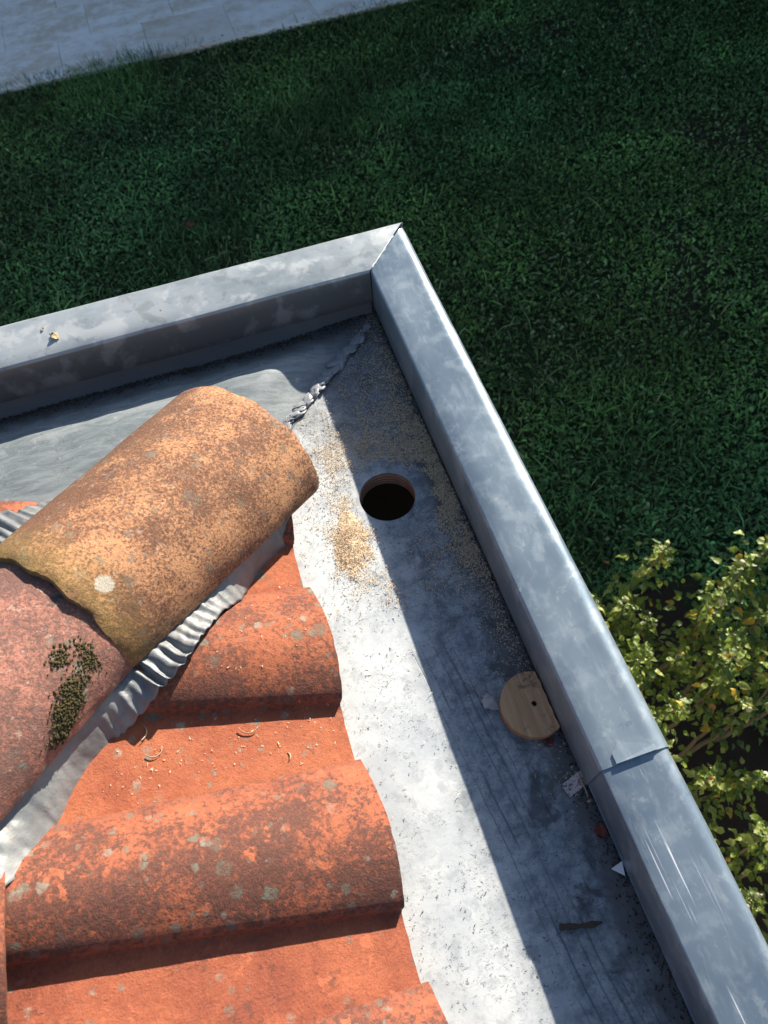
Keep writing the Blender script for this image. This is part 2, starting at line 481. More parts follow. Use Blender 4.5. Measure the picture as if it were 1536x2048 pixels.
shade_sheet = mk('shrub_shade_sheet', V, [(0, 1, 2, 3, 4, 5)], simple('shrub_shade_soil', (.03, .022, .016), .95, 0, .5, 60, .9, .1)); tag(shade_sheet, kind='structure')  # near-black soil sheet added so the gaps under the shrubs look deeply shaded
pv = box('pavement', (-7.5, 6.26, GZ + .004), (12, 14, GZ + .03), M['bed'])
tag(pv, kind='structure')
slab_meshes = {}
def slab_mesh(w, d):
    k = (round(w, 3), round(d, 3))
    if k not in slab_meshes:
        bm = bmesh.new(); bmesh.ops.create_cube(bm, size=1)
        for v in bm.verts: v.co = Vector((v.co.x * w, v.co.y * d, v.co.z * .03))
        bmesh.ops.bevel(bm, geom=bm.edges[:], offset=.002, segments=1, affect='EDGES')
        me = bpy.data.meshes.new('slab'); bm.to_mesh(me); bm.free(); me.materials.append(M['trav'])
        slab_meshes[k] = me
    return slab_meshes[k]
y = 6.235
for row, d in enumerate((.64, .62, .62, .62, .62, .62, .62)):
    x = -6.6 + (row % 3) * .31
    while x < 10:
        w = .79 if row == 0 else (.79 if row % 2 else .62)
        o = link('slab', slab_mesh(w - .003, d - .003), pv)
        o.location = (x + w / 2 - .02 + (.0 if row else .0), y + d / 2, GZ + .04 + random.uniform(-.0015, .0015))
        o.rotation_euler = (random.uniform(-.002, .002), random.uniform(-.002, .002), 0)
        x += w
    y += d

# ------------------------------------------------------------------ grass (blades and small leaves, one mass)
def leafy(name, base, amt=.3, tr=.25, rough=.6):
    m = NT(name)
    oc = m.attr('tint', 'Color')
    n1 = m.noise(30, 3, .5)
    c = m.n('ShaderNodeMix', data_type='RGBA', blend_type='MULTIPLY'); c.inputs[0].default_value = 1
    m.set(c.inputs[6], (*base, 1)); m.set(c.inputs[7], oc)
    col = c.outputs[2]
    m.done(col, rough, 0., None, .3)
    tl = m.n('ShaderNodeBsdfTranslucent'); m.set(tl.inputs[0], col)
    ms = m.n('ShaderNodeMixShader'); ms.inputs[0].default_value = tr
    m.t.links.new(m.p.outputs[0], ms.inputs[1]); m.t.links.new(tl.outputs[0], ms.inputs[2]); m.t.links.new(ms.outputs[0], m.out.inputs[0])
    return m.mat
M['grass'] = leafy('grass_blade', (.075, .19, .055), tr=.2)

def vnoise(x, y, s, seed=0):
    # cheap value noise in numpy
    x = x * s + seed * 17.3; y = y * s + seed * 9.1
    xi, yi = np.floor(x).astype(np.int64), np.floor(y).astype(np.int64)
    xf, yf = x - xi, y - yi
    def hsh(a, b): 
        n = (a * 374761393 + b * 668265263) & 0x7fffffff
        n = ((n ^ (n >> 13)) * 1274126177) & 0x7fffffff
        return (n % 100003) / 100003.
    u, v = xf * xf * (3 - 2 * xf), yf * yf * (3 - 2 * yf)
    return (hsh(xi, yi) * (1 - u) + hsh(xi + 1, yi) * u) * (1 - v) + (hsh(xi, yi + 1) * (1 - u) + hsh(xi + 1, yi + 1) * u) * v

def scatter_grass(n):
    x = rng.uniform(-3.4, 7.2, n); y = rng.uniform(-1.2, 6.33, n)
    keep = (x > -.9 + 0 * y) | (y > 1.6)
    keep &= ~((x < 1.62 + .12 * np.sin(y * 3)) & (y < .12))
    keep &= (x < 2.2 + .62 * (y + 1.5)) & (x > -1.0 - .36 * np.maximum(y - 1.0, 0)) & ((x > .25) | (y > .5))
    bare = vnoise(x, y, 1.1, 3) * .6 + vnoise(x, y, 3.3, 5) * .4
    keep &= rng.random(n) < np.clip(1.35 - np.maximum(bare - .56, 0) * 4.2, .4, 1)
    return x[keep], y[keep]
x, y = scatter_grass(270000)
nb = len(x)
long_ = rng.random(nb) < .022 * np.clip((3.4 - x) / 3, .12, 1.3)
tall = np.clip((vnoise(x, y, .8, 1) - .35) * 2.2, 0, 1) * np.clip((3.2 - x) / 3.5, 0, 1)
edge_t = np.exp(-((y - 6.2) / .12) ** 2)
clover = rng.random(nb) < np.clip(.75 - .75 * tall, .15, .8)
L = np.where(clover, rng.uniform(.018, .042, nb), rng.uniform(.04, .085, nb) * (1 + 1.2 * tall) * (1 + .1 * edge_t))
clover &= ~long_
L = np.where(long_, rng.uniform(.10, .19, nb), L)
W = np.where(clover, rng.uniform(.009, .021, nb), rng.uniform(.003, .006, nb))
W = np.where(long_, rng.uniform(.005, .0085, nb), W)
az = rng.uniform(0, 2 * np.pi, nb)
lean = np.where(clover, rng.uniform(.9, 1.5, nb), rng.uniform(.35, 1.25, nb))
lean = np.where(long_, rng.uniform(.9, 1.7, nb), lean)
dx, dy = np.cos(az), np.sin(az)
px, py = -dy, dx
z0 = np.where(clover, rng.uniform(.008, .04, nb), 0.) + GZ + .002
tilt = rng.uniform(-.5, .5, nb)
segs = [(0., .55, 0.), (.45, 1., .75), (.8, .8, .98), (1., .08, 1.)]
vs = []
for t, wf, _ in segs:
    a = lean * t
    hor = L * (t * np.sin(lean * (.35 + .65 * t))); ver = L * t * np.cos(lean * (.25 + .75 * t)) * 1.0
    for sgn in (-1, 1):
        vs.append(np.stack([x + dx * hor + px * W * .5 * wf * sgn, y + dy * hor + py * W * .5 * wf * sgn, z0 + ver + sgn * tilt * W * .5 * wf], 1))
V = np.stack(vs, 1).reshape(-1, 3)
base = (np.arange(nb) * 8)[:, None]
F = np.concatenate([base + np.array([[0, 1, 3, 2]]), base + np.array([[2, 3, 5, 4]]), base + np.array([[4, 5, 7, 6]])])
me = fast_mesh('grass', V, F, [M['grass']])
br = rng.uniform(.3, 1.05, nb) + 1.2 * rng.random(nb) ** 4 + .5 * long_; yel = np.clip(vnoise(x, y, .7, 8) * 1.5 - .45, 0, 1) * rng.uniform(.3, 1, nb)
dryb = (rng.random(nb) < .05 + .9 * np.clip(vnoise(x, y, 1.1, 3) * .6 + vnoise(x, y, 3.3, 5) * .4 - .55, 0, 1))
tint = np.stack([br * (1 + .55 * yel), br * (1 + .12 * yel), br * (1.05 - .3 * yel), np.ones(nb)], 1)
pale = np.clip(vnoise(x, y, 2.3, 11) * 1.5 - .35, .2, 1.2)[:, None]; tint[:, :3] *= (.55 + .8 * pale); tint_gain = (np.exp(-((x - 3.2) / 1.5) ** 2 - ((y - 2.6) / 1.8) ** 2))[:, None]; tint[:, :3] *= 1 + .45 * tint_gain * np.array([[1.15, 1., .8]])  # second factor raises the tint around the middle right of the lawn
tint[dryb] = np.stack([br[dryb] * 2.3, br[dryb] * 1.25, br[dryb] * 2.0, np.ones(dryb.sum())], 1)
ca = me.color_attributes.new('tint', 'FLOAT_COLOR', 'POINT')
ca.data.foreach_set('color', np.repeat(tint, 8, 0).astype(np.float32).ravel())
go = link('grass', me)
tag(go, 'short dark green grass and clover covering the shaded lawn', 'grass', kind='stuff')

# ------------------------------------------------------------------ house below the roof corner
def struct(o):
    return tag(o, kind='structure')
struct(box('house_wall', (-6, -6, GZ), (-.36, -.36, -.25), M['wall']))
struct(box('soffit', (-6, -6, -.29), (.078, .078, -.262), M['core']))
hp = box('parapet_right', (.012, -6, -.255), (.09, .088, .098), M['core']); struct(hp)
hp = box('parapet_left', (-6, .012, -.2551), (.0119, .0885, .0975), M['core']); struct(hp)

# ------------------------------------------------------------------ box gutter with outlet hole
HC = (-.111, -.427); HR = .0485
gut = empty('box_gutter', (0, 0, 0))
tag(gut, 'grey zinc box gutter with sawn round outlet hole beside the parapet', 'gutter')
hole = [(HC[0] + HR * math.cos(t) * (1 + .006 * math.sin(5 * t)), HC[1] + HR * math.sin(t)) for t in np.linspace(0, 2 * np.pi, 72, endpoint=False)]
outer = [(.0118, -.0), (.0118, -3.), (-.62, -3.), (-.62, -.62), (-.02, -.02), (-.0005, -.0005)]
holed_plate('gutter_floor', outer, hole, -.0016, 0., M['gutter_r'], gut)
hole2 = [(HC[0] + (HR - .0012) * math.cos(t), HC[1] + (HR - .0012) * math.sin(t)) for t in np.linspace(0, 2 * np.pi, 72, endpoint=False)]
holed_plate('deck_board', [(.0115, .0115), (.0115, -3.), (-.62, -3.), (-.62, .0115)], hole2, -.032, -.0035, M['deck'], gut)

def left_z(x, y):
    d = y - x                         # distance from the mitre
    b = min(1, max(0, (d - .015) / .125)); b = b * b * (3 - 2 * b)
    yy = -y
    prof = np.interp(yy, [0, .018, .05, .085, .11, .13, .2, .28, .4, .7], [.0, .001, .012, .028, .0345, .035, .029, .021, .015, .012])
    w = .0022 * noise.noise(Vector((x * 9, y * 14, 1.3))) + .0012 * noise.noise(Vector((x * 25, y * 30, 4.)))
    return prof * b + w * b + .0012
nx, ny = 120, 60
P = np.zeros((nx, ny, 3))
for i in range(nx):
    for j in range(ny):
        yy = -.62 * (j / (ny - 1)) ** 1.3
        u = (i / (nx - 1)) ** 1.6
        xx = (yy - .0004) - u * (2.6 + yy * 0)
        P[i, j] = (xx, yy - .0004, left_z(xx, yy))
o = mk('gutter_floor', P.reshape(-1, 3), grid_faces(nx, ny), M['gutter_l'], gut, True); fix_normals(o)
o['label'] = 'older darker sheet of the left gutter arm'
# sloping upstand below the left coping
prof = [(.0105, .05), (.0045, .030), (-.004, .016), (-.017, .003), (-.021, .0015)]
P = np.zeros((40, len(prof), 3))
for i in range(40):
    xx = -.004 - i / 39 * 2.6
    k = min(1, max(.12, -xx / .22))
    for j, (a, z) in enumerate(prof):
        P[i, j] = (xx, a if a > 0 else a * k, z + .0012 * noise.noise(Vector((xx * 12, j, 0))))
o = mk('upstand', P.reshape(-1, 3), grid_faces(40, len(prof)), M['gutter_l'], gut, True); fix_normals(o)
# welded mitre seam: lapped beads of solder
weld = empty('weld_seam'); weld.parent = gut
A, B = Vector((-.026, -.036, 0)), Vector((-.262, -.238, 0))
nbead = 26
for i in range(nbead):
    t = i / (nbead - 1)
    p = A.lerp(B, t) + Vector((random.uniform(-.004, .004), random.uniform(-.004, .004), 0))
    bm = bmesh.new(); bmesh.ops.create_icosphere(bm, subdivisions=3, radius=1)
    sx, sy, sz = random.uniform(.009, .017), random.uniform(.014, .025), random.uniform(.0035, .006)
    big = .6 if i < 3 else 1.
    ph = random.uniform(0, 50)
    for v in bm.verts:
        q = v.co.copy()
        k = 1 + .4 * noise.noise(q * 2.1 + Vector((ph, 0, 0)))
        v.co = Vector((q.x * sx * k * big, q.y * sy * k * big, max(q.z, -.3) * sz * (1 + .25 * noise.noise(q * 2.5 + Vector((0, ph, 0)))) * big))
    for f in bm.faces: f.smooth = True
    me = bpy.data.meshes.new('bead'); bm.to_mesh(me); bm.free(); me.materials.append(M['weld'])
    b = link('bead', me, weld)
    b.location = p + Vector((0, 0, .001))
    b.rotation_euler = (random.uniform(-.12, .12), .38 + random.uniform(-.1, .1), math.radians(42) + math.pi / 2 + random.uniform(-.7, .7))

# ------------------------------------------------------------------ metal copings on the parapet
H = .1054
def coping_profile(outer_r, fall=.009):
    pr = [(.006, .0125), (.0012, .0115), (0, .0135)]
    pr += [(0, .04), (0, .075), (0, H - .004), (.0012, H - .0012), (.004, H)]
    T = H + fall
    pr += [(.03, H + fall * .32), (.05, H + fall * .58)]
    if outer_r > .01:      # broad rolled outer edge
        pr += [(.070, T - .0018), (.0755, T - .0012), (.081, T - .0012), (.0855, T - .002), (.0895, T - .0037), (.093, T - .0065), (.0958, T - .0105), (.0978, T - .0155), (.0992, T - .022), (.1, T - .03)]
    else:
        pr += [(.06, H + fall * .68), (.1 - outer_r, T)]
        for k in range(1, 7):
            t = math.pi / 2 * k / 6
            pr.append((.1 - outer_r + outer_r * math.sin(t), T - outer_r + outer_r * math.cos(t)))
    pr += [(.1, .03), (.1, -.06), (.104, -.07)]
    return pr
def coping(name, y0, y1, mat, label, outer_r, mitre=False, lift=0., swap=False, lip=0., wav=.0012):
    pr = coping_profile(outer_r)
    if lip: pr = [(a, b + lip if b < .014 else b) for a, b in pr]
    n = max(8, int(abs(y1 - y0) / .025))
    top = np.zeros((n, len(pr), 3)); bot = np.zeros_like(top)
    for i in range(n):
        for j, (a, z) in enumerate(pr):
            ys = y0 + (a * (.97 if not swap else 1.) if mitre else 0) 
            yy = ys + (y1 - ys) * i / (n - 1)
            w = wav * noise.noise(Vector((yy * 7, j * .3, lift * 100)))
            k = 0 if i in (0,) else 1
            j0, j1 = max(j - 1, 0), min(j + 1, len(pr) - 1)
            tx, tz = pr[j1][0] - pr[j0][0], pr[j1][1] - pr[j0][1]
            l = math.hypot(tx, tz); nx_, nz_ = -tz / l, tx / l
            aa, zz = a + nx_ * (w * k + lift), z + nz_ * (w * k + lift)
            top[i, j] = (aa, yy, zz); bot[i, j] = (aa - nx_ * .0011, yy, zz - nz_ * .0011)
    if swap:
        top = top[:, :, [1, 0, 2]]; bot = bot[:, :, [1, 0, 2]]
    V, F = shell(top, bot)
    o = mk(name, V, F, mat, None, True)
    fix_normals(o)
    md = o.modifiers.new('split', 'EDGE_SPLIT'); md.split_angle = math.radians(50)
    return tag(o, label, 'coping', 'metal copings capping the parapet')
JY = -.968
cf = coping('metal_coping', -.0012, JY, M['coping_far'], 'bluish zinc coping on the right parapet between the mitre and the tabbed joint', .017, True)
cn = coping('metal_coping', JY + .03, -3., M['coping_near'], 'scratched zinc coping nearest the viewer on the right parapet, past the tabbed joint', .017, False, -.0024)
cl = coping('metal_coping', -.0014, -3., M['coping_left'], 'stained pale zinc coping along the left parapet', .006, True, swap=True, lip=.012, wav=.0016)
# tongue tab of the near coping folded over the far one
tb = [(.022, JY + .001), (.0225, JY + .014), (.035, JY + .026), (.066, JY + .021), (.0755, JY + .008), (.0765, JY + .0005)]
V = [(a, b, H + a * .09 + .0026 + (.001 if b < JY + .005 else 0)) for a, b in tb] + [(a, b, H + a * .09 + .0002) for a, b in tb]
n = len(tb)
F = [tuple(range(n))[::-1], tuple(range(n, 2 * n))] + [(i, (i + 1) % n, n + (i + 1) % n, n + i) for i in range(n)]
o = mk('joint_tab', V, F, M['coping_far'], cn); fix_normals(o)
# white sealant bead in the inner half of the mitre
pts = [Vector((t, t, H + t * .09 + .0008)) + Vector((random.uniform(-.0006, .0006), random.uniform(-.0006, .0006), 0)) for t in np.linspace(.001, .068, 16)]
V, F = tube(pts, [.0011 + .0007 * math.sin(i * .9) ** 2 if i < 14 else .0008 for i in range(16)], 6)
mk('sealant', V, F, M['sealant'], cl, True)

# ------------------------------------------------------------------ tiled roof
TH = math.radians(20); CT, ST = math.cos(TH), math.sin(TH)
X0, Z0 = -.291, .019
PT = np.array([0, .05, .1, .17, .25, .33, .4, .46, .52, .58, .65, .72, .78, .84, .88, .92, .96, 1.0])
PH = np.interp(PT, [0, .1, .25, .4, .52, .65, .78, .88, .96, 1.0], [.022, .036, .052, .062, .0665, .066, .060, .052, .0435, .037])
def bulge_width(s): return .190 - .060 * min(s, .5) / .45
def tile_points(ns=44, seedv=0., L=.485):
    """local tile grid: s up the slope, w across (towards -y), h along the slope normal."""
    rows, at = [], []
    for i in range(ns):
        s = L * i / (ns - 1)
        ws = bulge_width(s); hs = 1 - .14 * s / .45; e_ = .037 * hs; p_ = .0205 - .008 * s / .45
        r, a = [], []
        for t, h in zip(PT, PH):
            r.append((s, t * ws, h * hs)); a.append(min(1, h / .05))
        r.append((s, ws + .0012, e_ - .005)); a.append(.5)
        r.append((s, ws + .002, p_ + .004)); a.append(.4)
        r.append((s, ws + .005, p_ + .0006)); a.append(.25)
        for q in np.linspace(.12, 1.06, 12):
            w = ws + .006 + (.276 - ws - .006) * q
            r.append((s, w, p_ + .001 * q - .0015 * math.sin(math.pi * min(q, 1.)))); a.append(.06 + .25 * max(0, q - .8))
        rows.append(r); at.append(a)
    P = np.array(rows)
    for i in range(P.shape[0]):
        for j in range(P.shape[1]):
            q = Vector((P[i, j, 0] * 11, P[i, j, 1] * 11, seedv))
            P[i, j, 2] += .0011 * noise.noise(q) + .0005 * noise.noise(q * 5)
            if i == 0: P[i, j, 0] += .0012 * noise.noise(Vector((P[i, j, 1] * 60, seedv, 3.)))
    return P, np.array(at)
def to_world(P, y0, s0, lift, side, rot=-.032, k=0.):
    s, w, h = P[..., 0], P[..., 1], P[..., 2]
    c, sn = math.cos(rot), math.sin(rot)
    s, w = s * c - w * sn, s * sn + w * c
    s = s + s0
    h = h + lift
    x = X0 - s * CT + h * ST
    z = Z0 + s * ST + h * CT
    y = y0 - w
    if side == 'right': return np.stack([x, y, z], -1)
    return np.stack([y, x + .004, z + .006], -1)      # the left slope is the mirror image
# hip frame
HE = Vector((-.3228, -.3052, .0709)); AL, BE = math.radians(42.686), math.radians(15.2135)
HU = Vector((-math.cos(AL) * math.cos(BE), -math.sin(AL) * math.cos(BE), math.sin(BE)))
HRt = Vector((math.sin(AL), -math.cos(AL), 0))
HN = HRt.cross(HU); HN = HN if HN.z > 0 else -HN
roof = empty('tiled_roof', (-.5, -.5, 0))
tag(roof, 'weathered orange terracotta tiled roof corner with a capped hip', 'roof')
roof.location = (0, 0, 0)
def roof_tile(y0, s0, lift, side, mat, seedv, rot=-.032, label=None):
    P, at = tile_points(seedv=seedv)
    Q = P.copy(); Q[..., 2] -= .013
    top = to_world(P, y0, s0, lift, side, rot); bot = to_world(Q, y0, s0, lift, side, rot)
    V, F = shell(top, bot)
    me = mesh('roof_tile', V, F, mat, True)
    a = me.attributes.new('bulge', 'FLOAT', 'POINT'); e = me.attributes.new('edge', 'FLOAT', 'POINT')
    a.data.foreach_set('value', np.concatenate([at.ravel(), at.ravel()]).astype(np.float32))
    s = P[..., 0]; w = P[..., 1]
    ed = np.clip(1 - np.abs(w - (.190 - .060 * s / .45)) / .016, 0, 1) * .9 + np.clip(1 - w / .018, 0, 1) * .7
    ed = np.clip(ed, 0, 1)
    e.data.foreach_set('value', np.concatenate([ed.ravel(), ed.ravel()]).astype(np.float32))
    bm = bmesh.new(); bm.from_mesh(me)
    # cut at the hip
    nrm = Vector((HRt.x, HRt.y, 0)) * (1 if side == 'right' else -1)
    r = bmesh.ops.bisect_plane(bm, geom=bm.verts[:] + bm.edges[:] + bm.faces[:], plane_co=HE + nrm * .01, plane_no=-nrm, clear_outer=True)
    bmesh.ops.recalc_face_normals(bm, faces=bm.faces[:])
    if not bm.faces: bm.free(); bpy.data.meshes.remove(me); return None
    bm.to_mesh(me); bm.free()
    o = link('roof_tile', me, roof)
    md = o.modifiers.new('split', 'EDGE_SPLIT'); md.split_angle = math.radians(48)
    if label: o['label'] = label
    return o
YR = [-.296, -.568, -.842, -1.115, -1.388, -1.661]
for k, y0 in enumerate(YR):
    roof_tile(y0, 0., .0015 * (k % 2), 'right', M['tile_grimy'] if k in (2, 3, 5) else M['tile'], k * 3.1, label={1: 'orange roof tile dotted with round grey lichens', 2: 'roof tile with a brown grimy roll and orange bare patches'}.get(k))
    for r_ in (1, 2):
        roof_tile(y0 - .002, .437 * r_, .017, 'right', M['tile'] if (k + r_) % 2 else M['tile_grimy'], k * 3.1 + r_ * 17)
for k in range(6):
    y0 = -.385 - .272 * (k - 1)
    for r_ in (0, 1, 2):
        roof_tile(y0, .437 * r_, .017 * min(r_, 1), 'left', M['tile_grimy'] if k % 2 else M['tile'], 50 + k * 3.1 + r_ * 7)
# boarding under the tiles
for side in (0, 1):
    pts = [(-.30, -.33, .0), (-.30, -3.2, .0), (-3.2, -3.2, .0)]
    V = []
    for (a, b, c) in pts:
        z = Z0 - .02 + (-.291 - a) * ST / CT
        V.append((a, b, z) if side == 0 else (b, a, z))
    V2 = [(a, b, c - .02) for a, b, c in V]
    o = mk('roof_board', V + V2, [(0, 1, 2), (5, 4, 3), (0, 3, 4, 1), (1, 4, 5, 2), (2, 5, 3, 0)], M['core'], roof); fix_normals(o)

def hip_tile(s0, s1, R0, R1, h0, h1, dn, mat, label, seedv, t=.013, flat=1.):
    ns, nf = 70, 61
    top = np.zeros((ns, nf, 3)); bot = np.zeros_like(top); at = np.zeros((ns, nf)); ed = np.zeros((ns, nf)); al = np.zeros((ns, nf)); so = np.zeros((ns, nf))
    for i in range(ns):
        u = i / (ns - 1); s = s0 + (s1 - s0) * u
        R = R0 + (R1 - R0) * u; h = h0 + (h1 - h0) * u
        for j in range(nf):
            ph = math.pi * j / (nf - 1)
            c, sn = math.cos(ph), math.sin(ph)
            w = .0022 * noise.noise(Vector((s * 7, ph * 1.3, seedv))) + .0008 * noise.noise(Vector((s * 40, ph * 9, seedv)))
            ss = s + ((.004 * noise.noise(Vector((ph * 4, seedv, 2.))) + .0022 * noise.noise(Vector((ph * 22, seedv, 2.)))) if i in (0, ns - 1) else 0)
            rr, hh = R + w, h + w
            # rounded lip at both ends
            lip = .003 * max(0, 1 - min(i, ns - 1 - i) / 1.5)
            p = HE + HU * ss + HRt * (c * (rr - lip)) + HN * (dn + (abs(sn) ** flat) * (hh - lip))
            q = HE + HU * ss + HRt * (c * (rr - t)) + HN * (dn + (abs(sn) ** flat) * (hh - t))
            top[i, j] = p; bot[i, j] = q
            at[i, j] = .5 + 1.1 * max(0, -math.cos(ph)) ** 1.3
            al[i, j] = max(0, 1 - (1 - u) / .17) * (.6 if seedv == 1. else 0)
            if seedv == 1.: so[i, j] = max(0, 1 - math.hypot((s - .379) / .018, (ph - .97) * .13 / .018)) * 1.6
            ed[i, j] = max(0, 1 - (1 - u) / .07) * (.25 if seedv == 1. else .7) + .4 * max(0, 1 - j / 1.5) + .35 * max(0, 1 - u / .03)
    V, F = shell(top, bot)
    me = mesh('hip_tile', V, F, mat, True)
    for nme, arr in (('bulge', at), ('edge', np.clip(ed, 0, 1)), ('algae', al), ('spot', np.clip(so, 0, 1))):
        a = me.attributes.new(nme, 'FLOAT', 'POINT'); a.data.foreach_set('value', np.concatenate([arr.ravel(), arr.ravel()]).astype(np.float32))
    o = link('hip_tile', me, roof); fix_normals(o)
    md = o.modifiers.new('split', 'EDGE_SPLIT'); md.split_angle = math.radians(50)
    o['label'] = label
    return o
hipo = hip_tile(0, .418, .1523, .1295, .1248, .1225, 0, M['hip_orange'], 'large light orange half-round hip tile ending over the gutter', 1.)
hipp = hip_tile(.392, .84, .1265, .150, .1115, .114, -.003, M['hip_pink'], 'pinkish hip tile with moss and dark lichen, tucked under the orange one', 5.)
hip_tile(.80, 1.25, .15, .13, .125, .122, .004, M['hip_orange'], 'hip tile further up the hip', 8.)

# moss cushions on the pink hip tile
def hip_point(s, ph, R, h, dn, out=0.):
    p = HE + HU * s + HRt * (math.cos(ph) * (R + out)) + HN * (dn + math.sin(ph) * (h + out))
    return p
ico = bmesh.new(); bmesh.ops.create_icosphere(ico, subdivisions=1, radius=1)
ico_v = np.array([v.co[:] for v in ico.verts]); ico_f = np.array([[v.index for v in f.verts] for f in ico.faces]); ico.free()
def clumps(pts, rad, squash=.6):
    Vs, Fs = [], []
    for k, (p, r) in enumerate(zip(pts, rad)):
        v = ico_v * (1 + rng.uniform(-.3, .3, (len(ico_v), 1))) * np.array([1, 1, squash]) * r
        Vs.append(v + np.array(p)); Fs.append(ico_f + k * len(ico_v))
    return np.concatenate(Vs), np.concatenate(Fs)
pts, rad = [], []
for (sc_, phc, ds, dp, n) in ((.487, .50, .011, .06, 420), (.512, .34, .012, .075, 620), (.478, .80, .008, .045, 120), (.452, .58, .006, .11, 260), (.533, .20, .008, .05, 140)):
    for _ in range(n):
        s_ = random.gauss(sc_, ds); ph = random.gauss(phc, dp)
        if ph < .05: continue
        R_ = .1265 + .0235 * (s_ - .392) / .448; h_ = .1115 + .0025 * (s_ - .392) / .448
        pts.append(hip_point(s_, ph, R_, h_, -.003, random.uniform(-.001, .001))); rad.append(random.uniform(.0009, .0026))
V, F = clumps(pts, rad, .5)
o = link('moss', fast_mesh('moss', V, F, [M['moss']], smooth=True), hipp); tag(o, kind='stuff')
o['label'] = 'dark olive moss cushions'

# crimped lead flashing under both sides of the hip
def interp_tab(tab, s):
    a = np.array(tab); return [float(np.interp(s, a[:, 0], a[:, k])) for k in range(1, a.shape[1])]
out_tab = [(.06, .146, -.072), (.095, .152, -.070), (.125, .146, -.074), (.162, .146, -.072), (.20, .151, -.058), (.228, .160, -.044), (.267, .161, -.022), (.318, .170, -.003), (.35, .176, .000), (.376, .178, -.006), (.418, .168, -.026), (.445, .161, -.048), (.483, .148, -.074), (.527, .151, -.078), (.55, .156, -.080), (.598, .168, -.074), (.64, .180, -.045), (.672, .187, -.026), (.74, .19, -.005), (.82, .185, -.02), (.9, .16, -.06)]
def flashing(sign, s0, s1, label):
    n, m_ = 420, 16
    P = np.zeros((n, m_, 3))
    for i in range(n):
        s = s0 + (s1 - s0) * i / (n - 1)
        ro, no = interp_tab(out_tab, s)
        ri = (.1523 - .0545 * min(s, .4)) - .012 if s < .4 else .1265 + .0235 * (s - .392) / .448 - .012
        ni = -.004 if s < .4 else -.010
        amp = .0052 * (.25 + .75 * math.exp(-((s - .40) / .11) ** 2) + .5 * math.exp(-((s - .1) / .05) ** 2))
        lam = .0165 + .004 * noise.noise(Vector((s * 6, 2., sign)))
        if s > .5: amp *= .75
        for j in range(m_):
            t = j / (m_ - 1)
            wob = .003 * noise.noise(Vector((s * 40, t * 2, sign * 3.))) + .0016 * noise.noise(Vector((s * 110, t * 6, sign * 5.)))
            phase = s / .0165 * 2 * math.pi + 3.6 * noise.noise(Vector((s * 17, t * 1.2, 7. + sign))) + t * 1.6
            am2 = amp * (.35 + 1.7 * abs(noise.noise(Vector((s * 26, 4., sign)))))
            rip = am2 * (.35 + .65 * t) * (math.sin(phase) + .5 * math.sin(phase * .47 + 2 + t) + .2 * math.sin(phase * 2.1 + 1)) + wob
            r_ = ri + (ro - ri) * t + (.002 * noise.noise(Vector((s * 60, 0, 5.))) if j == m_ - 1 else 0)
            nn = ni + (no - ni) * (t ** 1.25) + rip + .0025 + (.0035 * noise.noise(Vector((s * 30, t * 2.5, 11.))) if s > .45 else 0)
            if sign < 0:
                r_ += t * (.064 + .014 * noise.noise(Vector((s * 33, 1., 1.)))); nn += -.004 + t * (.008 + .010 * noise.noise(Vector((s * 45, 3., t)))) - .012 * t * t
            P[i, j] = HE + HU * s + HRt * (sign * r_) + HN * nn
    o = mk('flashing', P.reshape(-1, 3), grid_faces(n, m_, flip=sign < 0), M['lead'], roof, True)
    md = o.modifiers.new('thick', 'SOLIDIFY'); md.thickness = .0012
    o['label'] = label
    return o
flashing(1, .07, .95, 'crimped grey lead flashing along the near side of the hip')
flashing(-1, .15, .95, 'crimped grey lead flashing along the far side of the hip')

# ------------------------------------------------------------------ unseen evergreen row, added and sized to keep the lawn shaded
def shade_hedge_mat():
    m = NT('shade_hedge_leaves')
    n = m.noise(14, 6, .7)
    return m.done(m.mix(m.rng(n, .35, .65), (.02, .04, .012), (.06, .10, .03)), .8, 0., m.bump(n, 1., .08), .2)
su = Vector((SUN_DIR.x, SUN_DIR.y, 0)).normalized(); sp = Vector((su.y, -su.x, 0))
S0, TOPZ = 10.2, -1.78 + 10.2 * math.tan(SUN_EL)
prof = [(-.9, GZ), (-1.0, GZ + 1.5), (-.95, TOPZ - .6), (-.55, TOPZ - .05), (0, TOPZ), (.55, TOPZ - .05), (.95, TOPZ - .6), (1.0, GZ + 1.5), (.9, GZ)]
n = 200
P = np.zeros((n, 41, 3))
for i in range(n):
    for j in range(41):
        q = j / 40 * (len(prof) - 1); k = min(int(q), len(prof) - 2); f_ = q - k
        a = prof[k][0] * (1 - f_) + prof[k + 1][0] * f_; z = prof[k][1] * (1 - f_) + prof[k + 1][1] * f_
        t = -13 + 21 * i / (n - 1)
        p = su * (S0 + a) + sp * t; p.z = z
        d = noise.noise(p * 1.4) * .16 + noise.noise(p * 5) * .08
        p += su * d * (1 if a > 0 else -1) ; p.z += (noise.noise(p * 3.1) * .12 if 0 < j < 40 else 0)
        P[i, j] = p
ends = [tuple(range(0, 41))[::-1], tuple((n - 1) * 41 + k for k in range(41))]
o = mk('shade_hedge', P.reshape(-1, 3), grid_faces(n, 41) + ends, shade_hedge_mat(), None, True); fix_normals(o)
tag(o, 'unseen evergreen row added beyond the lawn to shade it', 'shade_hedge')

